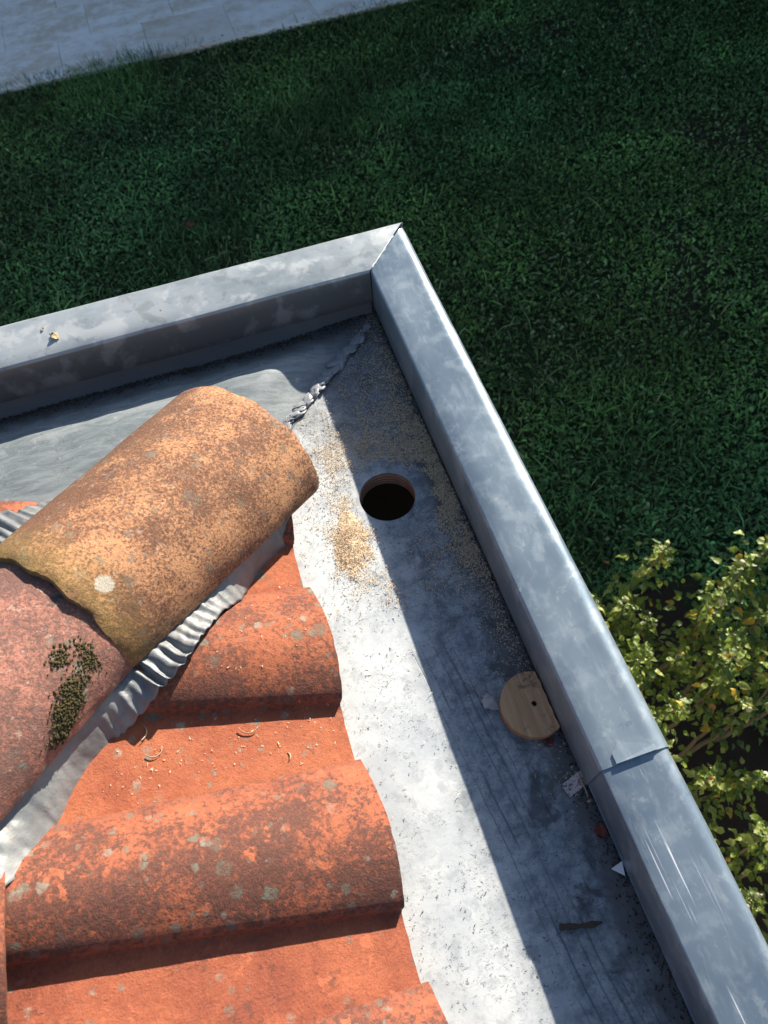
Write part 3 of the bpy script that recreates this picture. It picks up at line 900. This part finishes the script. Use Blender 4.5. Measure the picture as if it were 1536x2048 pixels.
# ------------------------------------------------------------------ shrubs beside the wall
def leaf_mat(name, base, tr=.38):
    m = NT(name)
    n1 = m.noise(60, 3, .6); r = m.rand()
    c = m.mix(n1, tuple(x * .75 for x in base), tuple(min(1, x * 1.25) for x in base))
    b = m.bump(m.noise(180, 2, .5), .3, .001)
    m.done(c, .42, 0., b, .5)
    tl = m.n('ShaderNodeBsdfTranslucent'); m.set(tl.inputs[0], m.mix(.5, c, tuple(min(1, x * 1.8) for x in base)))
    ms = m.n('ShaderNodeMixShader'); ms.inputs[0].default_value = tr
    m.t.links.new(m.p.outputs[0], ms.inputs[1]); m.t.links.new(tl.outputs[0], ms.inputs[2]); m.t.links.new(ms.outputs[0], m.out.inputs[0])
    return m.mat
LM = [leaf_mat('leaf_green', (.19, .25, .03)), leaf_mat('leaf_dark', (.09, .14, .022)), leaf_mat('leaf_light', (.33, .37, .085)), leaf_mat('leaf_yellow', (.55, .36, .03)), leaf_mat('leaf_ochre', (.36, .16, .04))]
M['stem'] = simple('shrub_stem', (.22, .16, .09), .8, 0, .35, 80, .5)
M['pod'] = simple('seed_pod', (.40, .36, .20), .7, 0, .3, 120, .4)
OUTL = [(0, .03), (.10, .17), (.22, .33), (.33, .28), (.44, .34), (.56, .23), (.66, .24), (.78, .13), (.88, .10), (1, 0)]
def leaf_geo(v):
    r_ = random.Random(v)
    V, F = [], []
    dr = r_.uniform(.25, .6); fold = r_.uniform(.15, .4); tw = r_.uniform(-.2, .2)
    for t, w in OUTL:
        w *= r_.uniform(.85, 1.12)
        zc = -dr * t * t + .06 * math.sin(t * 9 + v)
        for sgn in (-1, 0, 1):
            V.append((t, sgn * w, zc + abs(sgn) * w * fold + sgn * w * tw * t))
    for i in range(len(OUTL) - 1):
        a = i * 3
        F += [(a, a + 3, a + 4, a + 1), (a + 1, a + 4, a + 5, a + 2)]
    return np.array(V), np.array(F)
LG = [leaf_geo(v) for v in range(5)]
leaf_me = {}
for v in range(5):
    for k, mt in enumerate(LM):
        leaf_me[v, k] = fast_mesh('leaf', LG[v][0], LG[v][1], [mt], smooth=True)
def leaf_matrix(p, d, size, roll):
    d = d.normalized()
    up = Vector((0, 0, 1)); y_ = up.cross(d)
    if y_.length < .05: y_ = Vector((1, 0, 0)).cross(d)
    y_.normalize(); z_ = d.cross(y_)
    R_ = Matrix((d, y_, z_)).transposed().to_4x4() @ Matrix.Rotation(roll, 4, 'X')
    return Matrix.Translation(p) @ R_ @ Matrix.Scale(size, 4)
def shrub(spec, label, n_leaf_parts):
    """spec: list of (top point, foliage length)."""
    c = Vector((sum(s_[0][0] for s_ in spec) / len(spec), sum(s_[0][1] for s_ in spec) / len(spec), GZ))
    root = empty('flowering_shrub', c)
    tag(root, label, 'shrub', 'shrubs growing beside the house wall')
    leaves = []
    for (tp, fl) in spec:
        tp = Vector(tp)
        base = c + Vector(((tp.x - c.x) * .92 + random.uniform(-.05, .05), (tp.y - c.y) * .92 + random.uniform(-.05, .05), 0))
        npt = 12
        pts = []
        bend = Vector((random.uniform(-.04, .04), random.uniform(-.04, .04), 0))
        for i in range(npt):
            t = i / (npt - 1)
            pts.append(base.lerp(tp, t) + bend * math.sin(t * math.pi) + Vector((noise.noise(Vector((i * .7, tp.x * 9, 0))), noise.noise(Vector((i * .7, tp.y * 9, 5))), 0)) * .012)
        rad = [.009 * (1 - t) + .0026 for t in np.linspace(0, 1, npt)]
        V, F = tube([p - c for p in pts], rad, 6)
        mk('stem', V, F, M['stem'], root, True)
        H_ = tp.z - GZ
        def at_len(l):       # point l metres below the tip
            t = max(0, 1 - l / (tp - base).length)
            q = t * (npt - 1); k = min(int(q), npt - 2)
            return pts[k].lerp(pts[k + 1], q - k)
        l = 0.; a = random.uniform(0, 6)
        while l < fl:
            p = at_len(l)
            a += 2.4
            nl = 4 if l < .05 else random.choice((3, 3, 4))
            for q in range(nl):
                an = a + q * 2 * math.pi / nl + random.uniform(-.5, .5)
                el = random.uniform(.2, .9) if l < .06 else random.uniform(-.35, .6)
                d = Vector((math.cos(an) * math.cos(el), math.sin(an) * math.cos(el), math.sin(el)))
                sz = random.uniform(.022, .043) * (.7 if l < .03 else 1) 
                off = random.uniform(.004, .03) if l > .03 else .003
                # short side shoots further down carry leaves outwards
                if l > .08 and random.random() < .55:
                    off += random.uniform(.02, .11)
                pp = p + d * off + Vector((0, 0, random.uniform(-.01, .015)))
                u = random.random()
                mt = 3 if u < .025 + .05 * (l > .25) else 4 if u < .03 + .055 * (l > .25) else 2 if u < .22 else 1 if u < .5 else 0
                leaves.append((leaf_matrix(pp - c, d + Vector((0, 0, -.25)), sz, random.uniform(-.7, .7)), random.randrange(5), mt, pp.z))
            l += random.uniform(.010, .020)
        # seed pods near the tip
        for q in range(random.choice((0, 1, 1, 2, 3))):
            bm = bmesh.new(); bmesh.ops.create_icosphere(bm, subdivisions=2, radius=1)
            for v in bm.verts:
                z = v.co.z
                v.co = Vector((v.co.x, v.co.y, 0)) * (.0095 * (1 - .35 * max(0, z))) + Vector((0, 0, z * .0135))
            for f in bm.faces: f.smooth = True
            me = bpy.data.meshes.new('seed_pod'); bm.to_mesh(me); bm.free(); me.materials.append(M['pod'])
            o = link('seed_pod', me, root)
            o.location = at_len(random.uniform(-.01, .07)) - c + Vector((random.uniform(-.022, .022), random.uniform(-.022, .022), .008))
            o.rotation_euler = (random.uniform(-.6, .6), random.uniform(-.6, .6), 0)
    leaves.sort(key=lambda q: (q[2] < 3, -q[3]))
    for mtx, v, mt, _ in leaves[:n_leaf_parts]:
        o = link('leaf', leaf_me[v, mt], root); o.matrix_local = mtx
    Vs, Fs, Ms, k = [], [], [], 0
    for mtx, v, mt, _ in leaves[n_leaf_parts:]:
        A_ = np.array(mtx); g_ = LG[v]
        Vs.append(g_[0] @ A_[:3, :3].T + A_[:3, 3]); Fs.append(g_[1] + k); Ms.append(np.full(len(g_[1]), mt)); k += len(g_[0])
    if Vs:
        o = link('foliage', fast_mesh('foliage', np.concatenate(Vs), np.concatenate(Fs), LM, np.concatenate(Ms), True), root)
        tag(o, kind='stuff')
    return root
sh_a = [((.93, -.19, -1.28), .62), ((.62, -.27, -1.35), .5), ((.76, -.30, -1.42), .5), ((.58, -.40, -1.40), .5), ((.69, -.50, -1.30), .55), ((.83, -.36, -1.45), .5), ((.98, -.42, -1.22), .6),
        ((.70, -.38, -1.55), .5), ((.88, -.50, -1.5), .5), ((.6, -.58, -1.45), .5)]
sh_b = [((1.10, -.36, -1.18), .6), ((1.26, -.31, -1.2), .6), ((1.02, -.55, -1.35), .5), ((1.18, -.50, -1.38), .5), ((.92, -.62, -1.24), .55), ((1.12, -.68, -1.3), .5), ((1.3, -.55, -1.3), .6), ((1.4, -.4, -1.35), .5), ((.98, -.74, -1.45), .4), ((1.36,-.72,-1.2), .5)]
sh_c = [((.72, -.70, -1.30), .5), ((.62, -.80, -1.38), .5), ((.80, -.90, -1.55), .4), ((.92, -.96, -1.5), .5), ((.58, -.98, -1.5), .5), ((.70, -1.08, -1.62), .5), ((.86, -1.12, -1.55), .5), ((.60, -1.22, -1.7), .5), ((.76, -1.28, -1.62), .5), ((.95, -1.2, -1.45), .5), ((.66, -1.42, -1.66), .5), ((.9, -1.42, -1.6), .5), ((.52,-1.12,-1.75),.4)]
shrub(sh_a, 'leafy green shrub with a lone tall shoot, right against the far coping', 170)
shrub(sh_b, 'leafy green shrub with pale seed pods at the right edge of the photo', 170)
shrub(sh_c, 'sparse shrub with bare stems and yellow leaves below the tabbed coping joint', 200)

# ------------------------------------------------------------------ sawdust around the hole
def curls(px, py, pz, size, width):
    """small curled wood fibres as ribbons of four quads."""
    n = len(px); k = 5
    az = rng.uniform(0, 2 * np.pi, n); arc = rng.uniform(.8, 4.6, n); tl = rng.uniform(-.5, .5, n); tl2 = rng.uniform(-.9, .9, n)
    out = []
    for i in range(k):
        t = i / (k - 1) - .5
        a = arc * t
        lx = np.where(arc > .2, np.sin(a) / arc, t) * size; ly = (1 - np.cos(a)) / arc * size
        x_ = np.cos(az) * lx - np.sin(az) * ly; y_ = np.sin(az) * lx + np.cos(az) * ly
        z_ = lx * np.sin(tl) + size * .12 + ly * .3
        nxr, nyr = np.cos(az + a + np.pi / 2), np.sin(az + a + np.pi / 2)
        for sg in (-.5, .5):
            out.append(np.stack([px + x_ + nxr * width * sg * np.cos(tl2), py + y_ + nyr * width * sg * np.cos(tl2), pz + np.abs(z_) + width * sg * np.sin(tl2) + width * .5], 1))
    V = np.stack(out, 1).reshape(-1, 3)
    b = (np.arange(n) * 2 * k)[:, None]
    F = np.concatenate([b + np.array([[2 * i, 2 * i + 1, 2 * i + 3, 2 * i + 2]]) for i in range(k - 1)])
    return V, F
def saw_density(x, y):
    r = np.hypot(x - HC[0], y - HC[1])
    d = np.zeros_like(x)
    # band behind and to the right of the hole
    band = np.exp(-((r - .115) / .05) ** 2) * np.clip(.25 + .9 * ((x - HC[0]) * .75 + (y - HC[1]) * .75) / np.maximum(r, .01), 0, 1.1)
    d += band * 1.0
    d += .75 * np.exp(-((x + .012) / .03) ** 2) * np.exp(-((y + .42) / .23) ** 2)
    d += .42 * np.exp(-((x + .06) / .06) ** 2) * np.exp(-((y + .24) / .11) ** 2)
    d += .30 * np.exp(-((x + .06) / .05) ** 2) * np.exp(-((y + .56) / .06) ** 2)
    d += .22 * np.exp(-((x + .02) / .02) ** 2) * (y > -1.0) * np.exp(-((y + .45) / .35) ** 2)
    d += .13 * np.exp(-((x + .205) / .05) ** 2) * np.exp(-((y + .36) / .16) ** 2)
    d += .05 * np.exp(-((x + .11) / .09) ** 2) * np.exp(-((y + .10) / .12) ** 2)
    d += .010 * np.exp(-((x + .21) / .06) ** 2) * np.exp(-((y + .7) / .25) ** 2)
    # loose heap on the sunny side
    hx = x + .193; hy = y + .487
    u = hx * .985 - hy * .17; v = hx * .17 + hy * .985
    heap = np.exp(-(u / .026) ** 2 - (v / .062) ** 2)
    d += 2.2 * heap + .3 * np.exp(-((x + .165) / .02) ** 2 - ((y + .60) / .03) ** 2)
    clean = ((x - HC[0] - .012) / .079) ** 2 + ((y - HC[1] + .006) / .078) ** 2 < 1 + .35 * (vnoise(x, y, 40, 2) - .5)
    rc = ((x - HC[0] - .010) / .07) ** 2 + ((y - HC[1] + .006) / .07) ** 2 + .9 * (vnoise(x, y, 45, 2) - .5) + .5 * (vnoise(x, y, 120, 7) - .5)
    d = d * np.clip((rc - .75) / .75, .02, 1) ** 1.3
    d *= np.clip(.1 + 1.1 * vnoise(x, y, 60, 4) + .7 * vnoise(x, y, 22, 8) - .25, .05, 1.6)
    return d, heap * ~clean
N = 200000
x = rng.uniform(-.285, -.0015, N); y = rng.uniform(-1.05, -.004, N)
d, hp_ = saw_density(x, y)
k = (rng.random(N) < d * .78) & (np.hypot(x - HC[0], y - HC[1]) > HR + .003) & (x - y > -.02)
x, y, hp_ = x[k], y[k], hp_[k]
z = .0006 + np.maximum(hp_ - .22, 0) * .005 + hp_ * rng.uniform(0, 1, len(x)) * .001 + .0018 * rng.random(len(x))
big_ = rng.random(len(x)) < .12
V, F = curls(x, y, z, np.where(big_, rng.uniform(.005, .008, len(x)), rng.uniform(.0014, .0042, len(x))), rng.uniform(.0004, .0010, len(x)))
gx, gy = np.meshgrid(np.linspace(-.26, -.13, 80), np.linspace(-.66, -.33, 160), indexing='ij')
_, hh_ = saw_density(gx, gy)
hh_ = hh_ + .5 * (vnoise(gx, gy, 70, 9) - .5) + .25 * (vnoise(gx, gy, 160, 2) - .5)
hh_ = np.where(np.hypot(gx - HC[0], gy - HC[1]) < HR + .012, 0, hh_)
hz = np.maximum(hh_ - .22, 0) * .005 + np.where(hh_ > .22, .0009 * (vnoise(gx, gy, 260, 3) - .4) + .0012 * (vnoise(gx, gy, 500, 5) - .5), 0) - .0006
gv = np.stack([gx, gy, hz], -1).reshape(-1, 3)
gf = np.array(grid_faces(80, 160)) + len(V)
inside = (hh_ > .2).reshape(-1)
gf = gf[inside[gf - len(V)].all(1)]
V = np.concatenate([V, gv]); F = np.concatenate([F, gf])
o = link('sawdust', fast_mesh('sawdust', V, F, [M['saw']]))
tag(o, 'pale curly sawdust strewn around the round outlet hole', 'sawdust', kind='stuff')

# ------------------------------------------------------------------ grit along the walls and dark flecks on the sheets
pts, rad = [], []
for _ in range(2400):
    t = random.random()
    yy = -1.7 * random.random()
    xx = .006 - abs(random.gauss(0, .007 + .006 * (yy < -.95)))
    pts.append((xx, yy, .001)); rad.append(random.uniform(.0005, .0015))
for _ in range(2300):
    xx = -.02 - 1.0 * random.random() ** 1.1
    yy = -.014 * min(1, -xx / .2) - abs(random.gauss(0, .013))
    if yy < xx: continue
    pts.append((xx, yy, left_z(xx, yy) + .0015)); rad.append(random.uniform(.0005, .0017))
V, F = clumps(pts, rad, .7)
o = link('grit', fast_mesh('grit', V, F, [M['soil']]))
tag(o, 'dark earthy grit gathered in the gutter corners under the copings', 'grit', kind='stuff')
N = 2300
x = rng.uniform(-.29, -.002, N); y = rng.uniform(-1.6, -.35, N)
k = (rng.random(N) < np.clip(vnoise(x, y, 18, 6) * 1.6 - .45, .08, 1)) & (np.hypot(x - HC[0], y - HC[1]) > HR + .006)
x, y = x[k], y[k]
V, F = curls(x, y, np.full(len(x), .0003), rng.uniform(.0015, .0048, len(x)), rng.uniform(.0004, .0011, len(x)))
o = link('flecks', fast_mesh('flecks', V, F, [M['fleck']]))
tag(o, 'tiny dark plant flecks scattered over the sunny gutter sheet', 'debris', kind='stuff')

# ------------------------------------------------------------------ sawn plug with its pilot hole
DC = Vector((-.0245, -.8425, 0)); DR = .0478
D = []
for t in np.linspace(0, 2 * np.pi, 96, endpoint=False):
    a, b = DR * math.cos(t), DR * math.sin(t)
    D.append((min(a, .0215 + .0006 * math.sin(b * 300)), b))
D2 = [D[0]]
for p in D[1:]:
    if math.hypot(p[0] - D2[-1][0], p[1] - D2[-1][1]) > .0006: D2.append(p)
ph = [(.0038 * math.cos(t) + .001, .0042 * math.sin(t)) for t in np.linspace(0, 2 * np.pi, 20, endpoint=False)]
o = holed_plate('wood_plug', D2, ph, 0, .0175, M['ply'])
md = o.modifiers.new('bev', 'BEVEL'); md.width = .0006; md.segments = 1; md.limit_method = 'ANGLE'
o.location = DC + Vector((0, 0, .0018)); o.rotation_euler = (.01, .015, 0)
tag(o, 'round plywood plug with a pilot hole lying in the gutter against the parapet', 'wood plug')

# ------------------------------------------------------------------ small litter
def leaf_thing(name, loc, size, rotz, mat, label, cat='leaf', tilt=(0, 0), curl=.6, stem=True, wid=.9):
    V, F = [], []
    n = 9
    for i in range(n):
        t = i / (n - 1)
        w = wid * .42 * math.sin(math.pi * t ** .8) * (1 + .18 * math.sin(i * 2.3))
        for j in range(5):
            q = j / 2 - 1
            z = curl * (.35 * q * q * .4 + .22 * math.sin(t * 5 + q)) + .12 * noise.noise(Vector((t * 4, q * 2, size * 90)))
            V.append((t * size, q * w * size, max(0.0, z + .06) * size))
    F = grid_faces(n, 5)
    if stem:
        sv, sf = tube([(0, 0, .04 * size), (-.2 * size, .03 * size, .08 * size), (-.45 * size, .1 * size, .05 * size)], [.03 * size, .024 * size, .02 * size], 5)
        k = len(V); V += [tuple(v) for v in sv]; F += [tuple(i + k for i in f) for f in sf]
    o = mk(name, V, F, mat, None, True, loc)
    o.rotation_euler = (tilt[0], tilt[1], rotz)
    md = o.modifiers.new('thick', 'SOLIDIFY'); md.thickness = .0004
    return tag(o, label, cat)
leaf_thing('dead_leaf', (-.088, -.806, .001), .030, -1.0, M['pale_leaf'], 'crumpled grey dead leaf left of the wood plug')
leaf_thing('dead_leaf', (-.6, .046, H + .004), .019, -.9, M['straw_leaf'], 'small dry yellowish leaf with a stalk on the left coping')
leaf_thing('seed_husk', (-.6135, .060, H + .0045), .013, 1.7, M['straw_leaf'], 'tiny straw coloured husk on the left coping', 'husk', stem=False, wid=.6)
leaf_thing('fallen_leaf', (-.41, 3.80, GZ + .075), .085, .8, M['red_leaf'], 'reddish fallen leaf lying in the shaded grass', tilt=(.3, .2))
leaf_thing('dead_leaf', (-.028, -.90, .001), .016, .4, M['red_leaf'], 'dark red leaf scrap below the wood plug', stem=False, curl=.2)
leaf_thing('dead_leaf', (-.010, -1.035, .002), .022, 1.2, M['red_leaf'], 'reddish dead leaf in the grit by the near coping', stem=False)
# torn strip of card
V = []
w_, h_ = .034, .019
cd = box('card_scrap', (-w_ / 2, -h_ / 2, 0), (w_ / 2, h_ / 2, .0009), M['card'])
bm = bmesh.new(); bm.from_mesh(cd.data); bmesh.ops.subdivide_edges(bm, edges=bm.edges[:], cuts=5, use_grid_fill=True)
for v in bm.verts: v.co.z += .0035 * (v.co.x / w_) ** 2 * 2 + .001 * noise.noise(v.co * 90); v.co.y += .0012 * noise.noise(Vector((v.co.x * 160, 2, 0)))
bm.to_mesh(cd.data); bm.free()
cd.location = (-.012, -.960, .002); cd.rotation_euler = (.1, -.12, .30)
tag(cd, 'torn pinkish card scrap with dark print in the gutter', 'card scrap')
# nail leaning in the corner
V, F = tube([(0, 0, 0), (.002, .012, .001), (.004, .03, .0015), (.005, .038, .002)], [.0016, .0016, .0015, .0006], 8)
hv, hf = tube([(0, -.0028, -.0003), (0, -.0012, 0), (0, 0, 0)], [.0045, .0050, .0046], 14)
k = len(V); V = list(V) + list(hv); F = list(F) + [tuple(i + k for i in f) for f in hf]
o = mk('roofing_nail', V, F, M['steel'], None, True, (-.0035, -.985, .006)); o.rotation_euler = (.12, 0, .12)
tag(o, 'flat headed nail lying by the parapet beside the card scrap', 'nail')
# white plastic splinter
V = [(0, 0, 0), (.017, .004, .002), (.013, -.013, .001), (0, 0, .0014), (.017, .004, .0034), (.013, -.013, .0024)]
o = mk('plastic_shard', V, [(0, 2, 1), (3, 4, 5), (0, 1, 4, 3), (1, 2, 5, 4), (2, 0, 3, 5)], M['shard'], None, False, (-.014, -1.072, .005)); fix_normals(o)
tag(o, 'small white triangular plastic shard in the grit', 'shard')
# twig
pts = [Vector((-.105, -1.112, .0045)).lerp(Vector((-.052, -1.124, .005)), t) + Vector((0, -.0015 * math.sin(t * 3), .0004 * math.sin(t * 15))) for t in np.linspace(0, 1, 14)]
V, F = tube([p - pts[0] for p in pts], [.0046, .0034, .0029, .0041, .0031, .0037, .0027, .0034, .0026, .0039, .0044, .0028, .0022, .0012], 8)
V = [Vector(v) + Vector((noise.noise(Vector(v) * 300), noise.noise(Vector(v) * 300 + Vector((9, 0, 0))), noise.noise(Vector(v) * 200))) * .0016 for v in V]
o = mk('twig', V, F, M['bark'], None, True, pts[0])
tag(o, 'short dark twig lying across the gutter near the bottom', 'twig')
# larger loose shavings on the tiles
def shaving(loc, size, rotz, turns, label):
    V, F = [], []
    n = 16
    for i in range(n):
        t = i / (n - 1) - .5
        a = turns * t * 2
        c_ = (math.sin(a) / max(turns * 2, .1) * size * 2.2, (1 - math.cos(a)) / max(turns * 2, .1) * size * 2.2, size * (.08 + .22 * abs(t)))
        for sg in (-1, 1):
            V.append((c_[0], c_[1] + sg * size * .03, c_[2] + sg * size * .08 + size * .08))
    for i in range(n - 1): F.append((2 * i, 2 * i + 1, 2 * i + 3, 2 * i + 2))
    o = mk('wood_shaving', V, F, M['saw'], None, True, loc)
    o.rotation_euler = (0, math.radians(18), rotz)
    md = o.modifiers.new('thick', 'SOLIDIFY'); md.thickness = .0004
    return tag(o, label, 'wood shaving', 'wood shavings dropped on the roof tiles')
from mathutils.bvhtree import BVHTree
bv, bf = [], []
for t in roof.children:
    if t.name.startswith('roof_tile'):
        k = len(bv); bv += [v.co.copy() for v in t.data.vertices]; bf += [tuple(i + k for i in p.vertices) for p in t.data.polygons]
tree = BVHTree.FromPolygons(bv, bf)
def drop(x, y):
    h = tree.ray_cast(Vector((x, y, 1)), Vector((0, 0, -1)))[0]
    return h.z if h else 0.
for (x, y, sz, rz, tu, lb) in ((-.531, -.775, .013, .3, 1.3, 'curled wood shaving in the tile trough, nearest the lead flashing'),
                               (-.538, -.742, .012, 1.4, .9, 'bent wood shaving in the shadow edge below the lichen dotted tile'),
                               (-.418, -.772, .014, -.2, 1.1, 'largest wood shaving in the clean tile trough between two rolls'),
                               (-.372, -.812, .009, 2.2, 1.6, 'short wood shaving close to the lower end of the tile trough')):
    shaving((x, y, drop(x, y) + .0005), sz, rz, tu, lb)
xs = rng.uniform(-.62, -.30, 110); ys = rng.normal(-.79, .022, 110)
xs = np.concatenate([xs, rng.uniform(-.44, -.30, 40)]); ys = np.concatenate([ys, rng.uniform(-.70, -.54, 40)])
zs = np.array([drop(a, b) for a, b in zip(xs, ys)]) + .0003
V, F = curls(xs, ys, zs, rng.uniform(.002, .0055, len(xs)), rng.uniform(.0006, .0012, len(xs)))
o = link('wood_crumbs', fast_mesh('wood_crumbs', V, F, [M['saw']]))
tag(o, 'fine wood crumbs sprinkled in the clean tile trough', 'sawdust', kind='stuff')
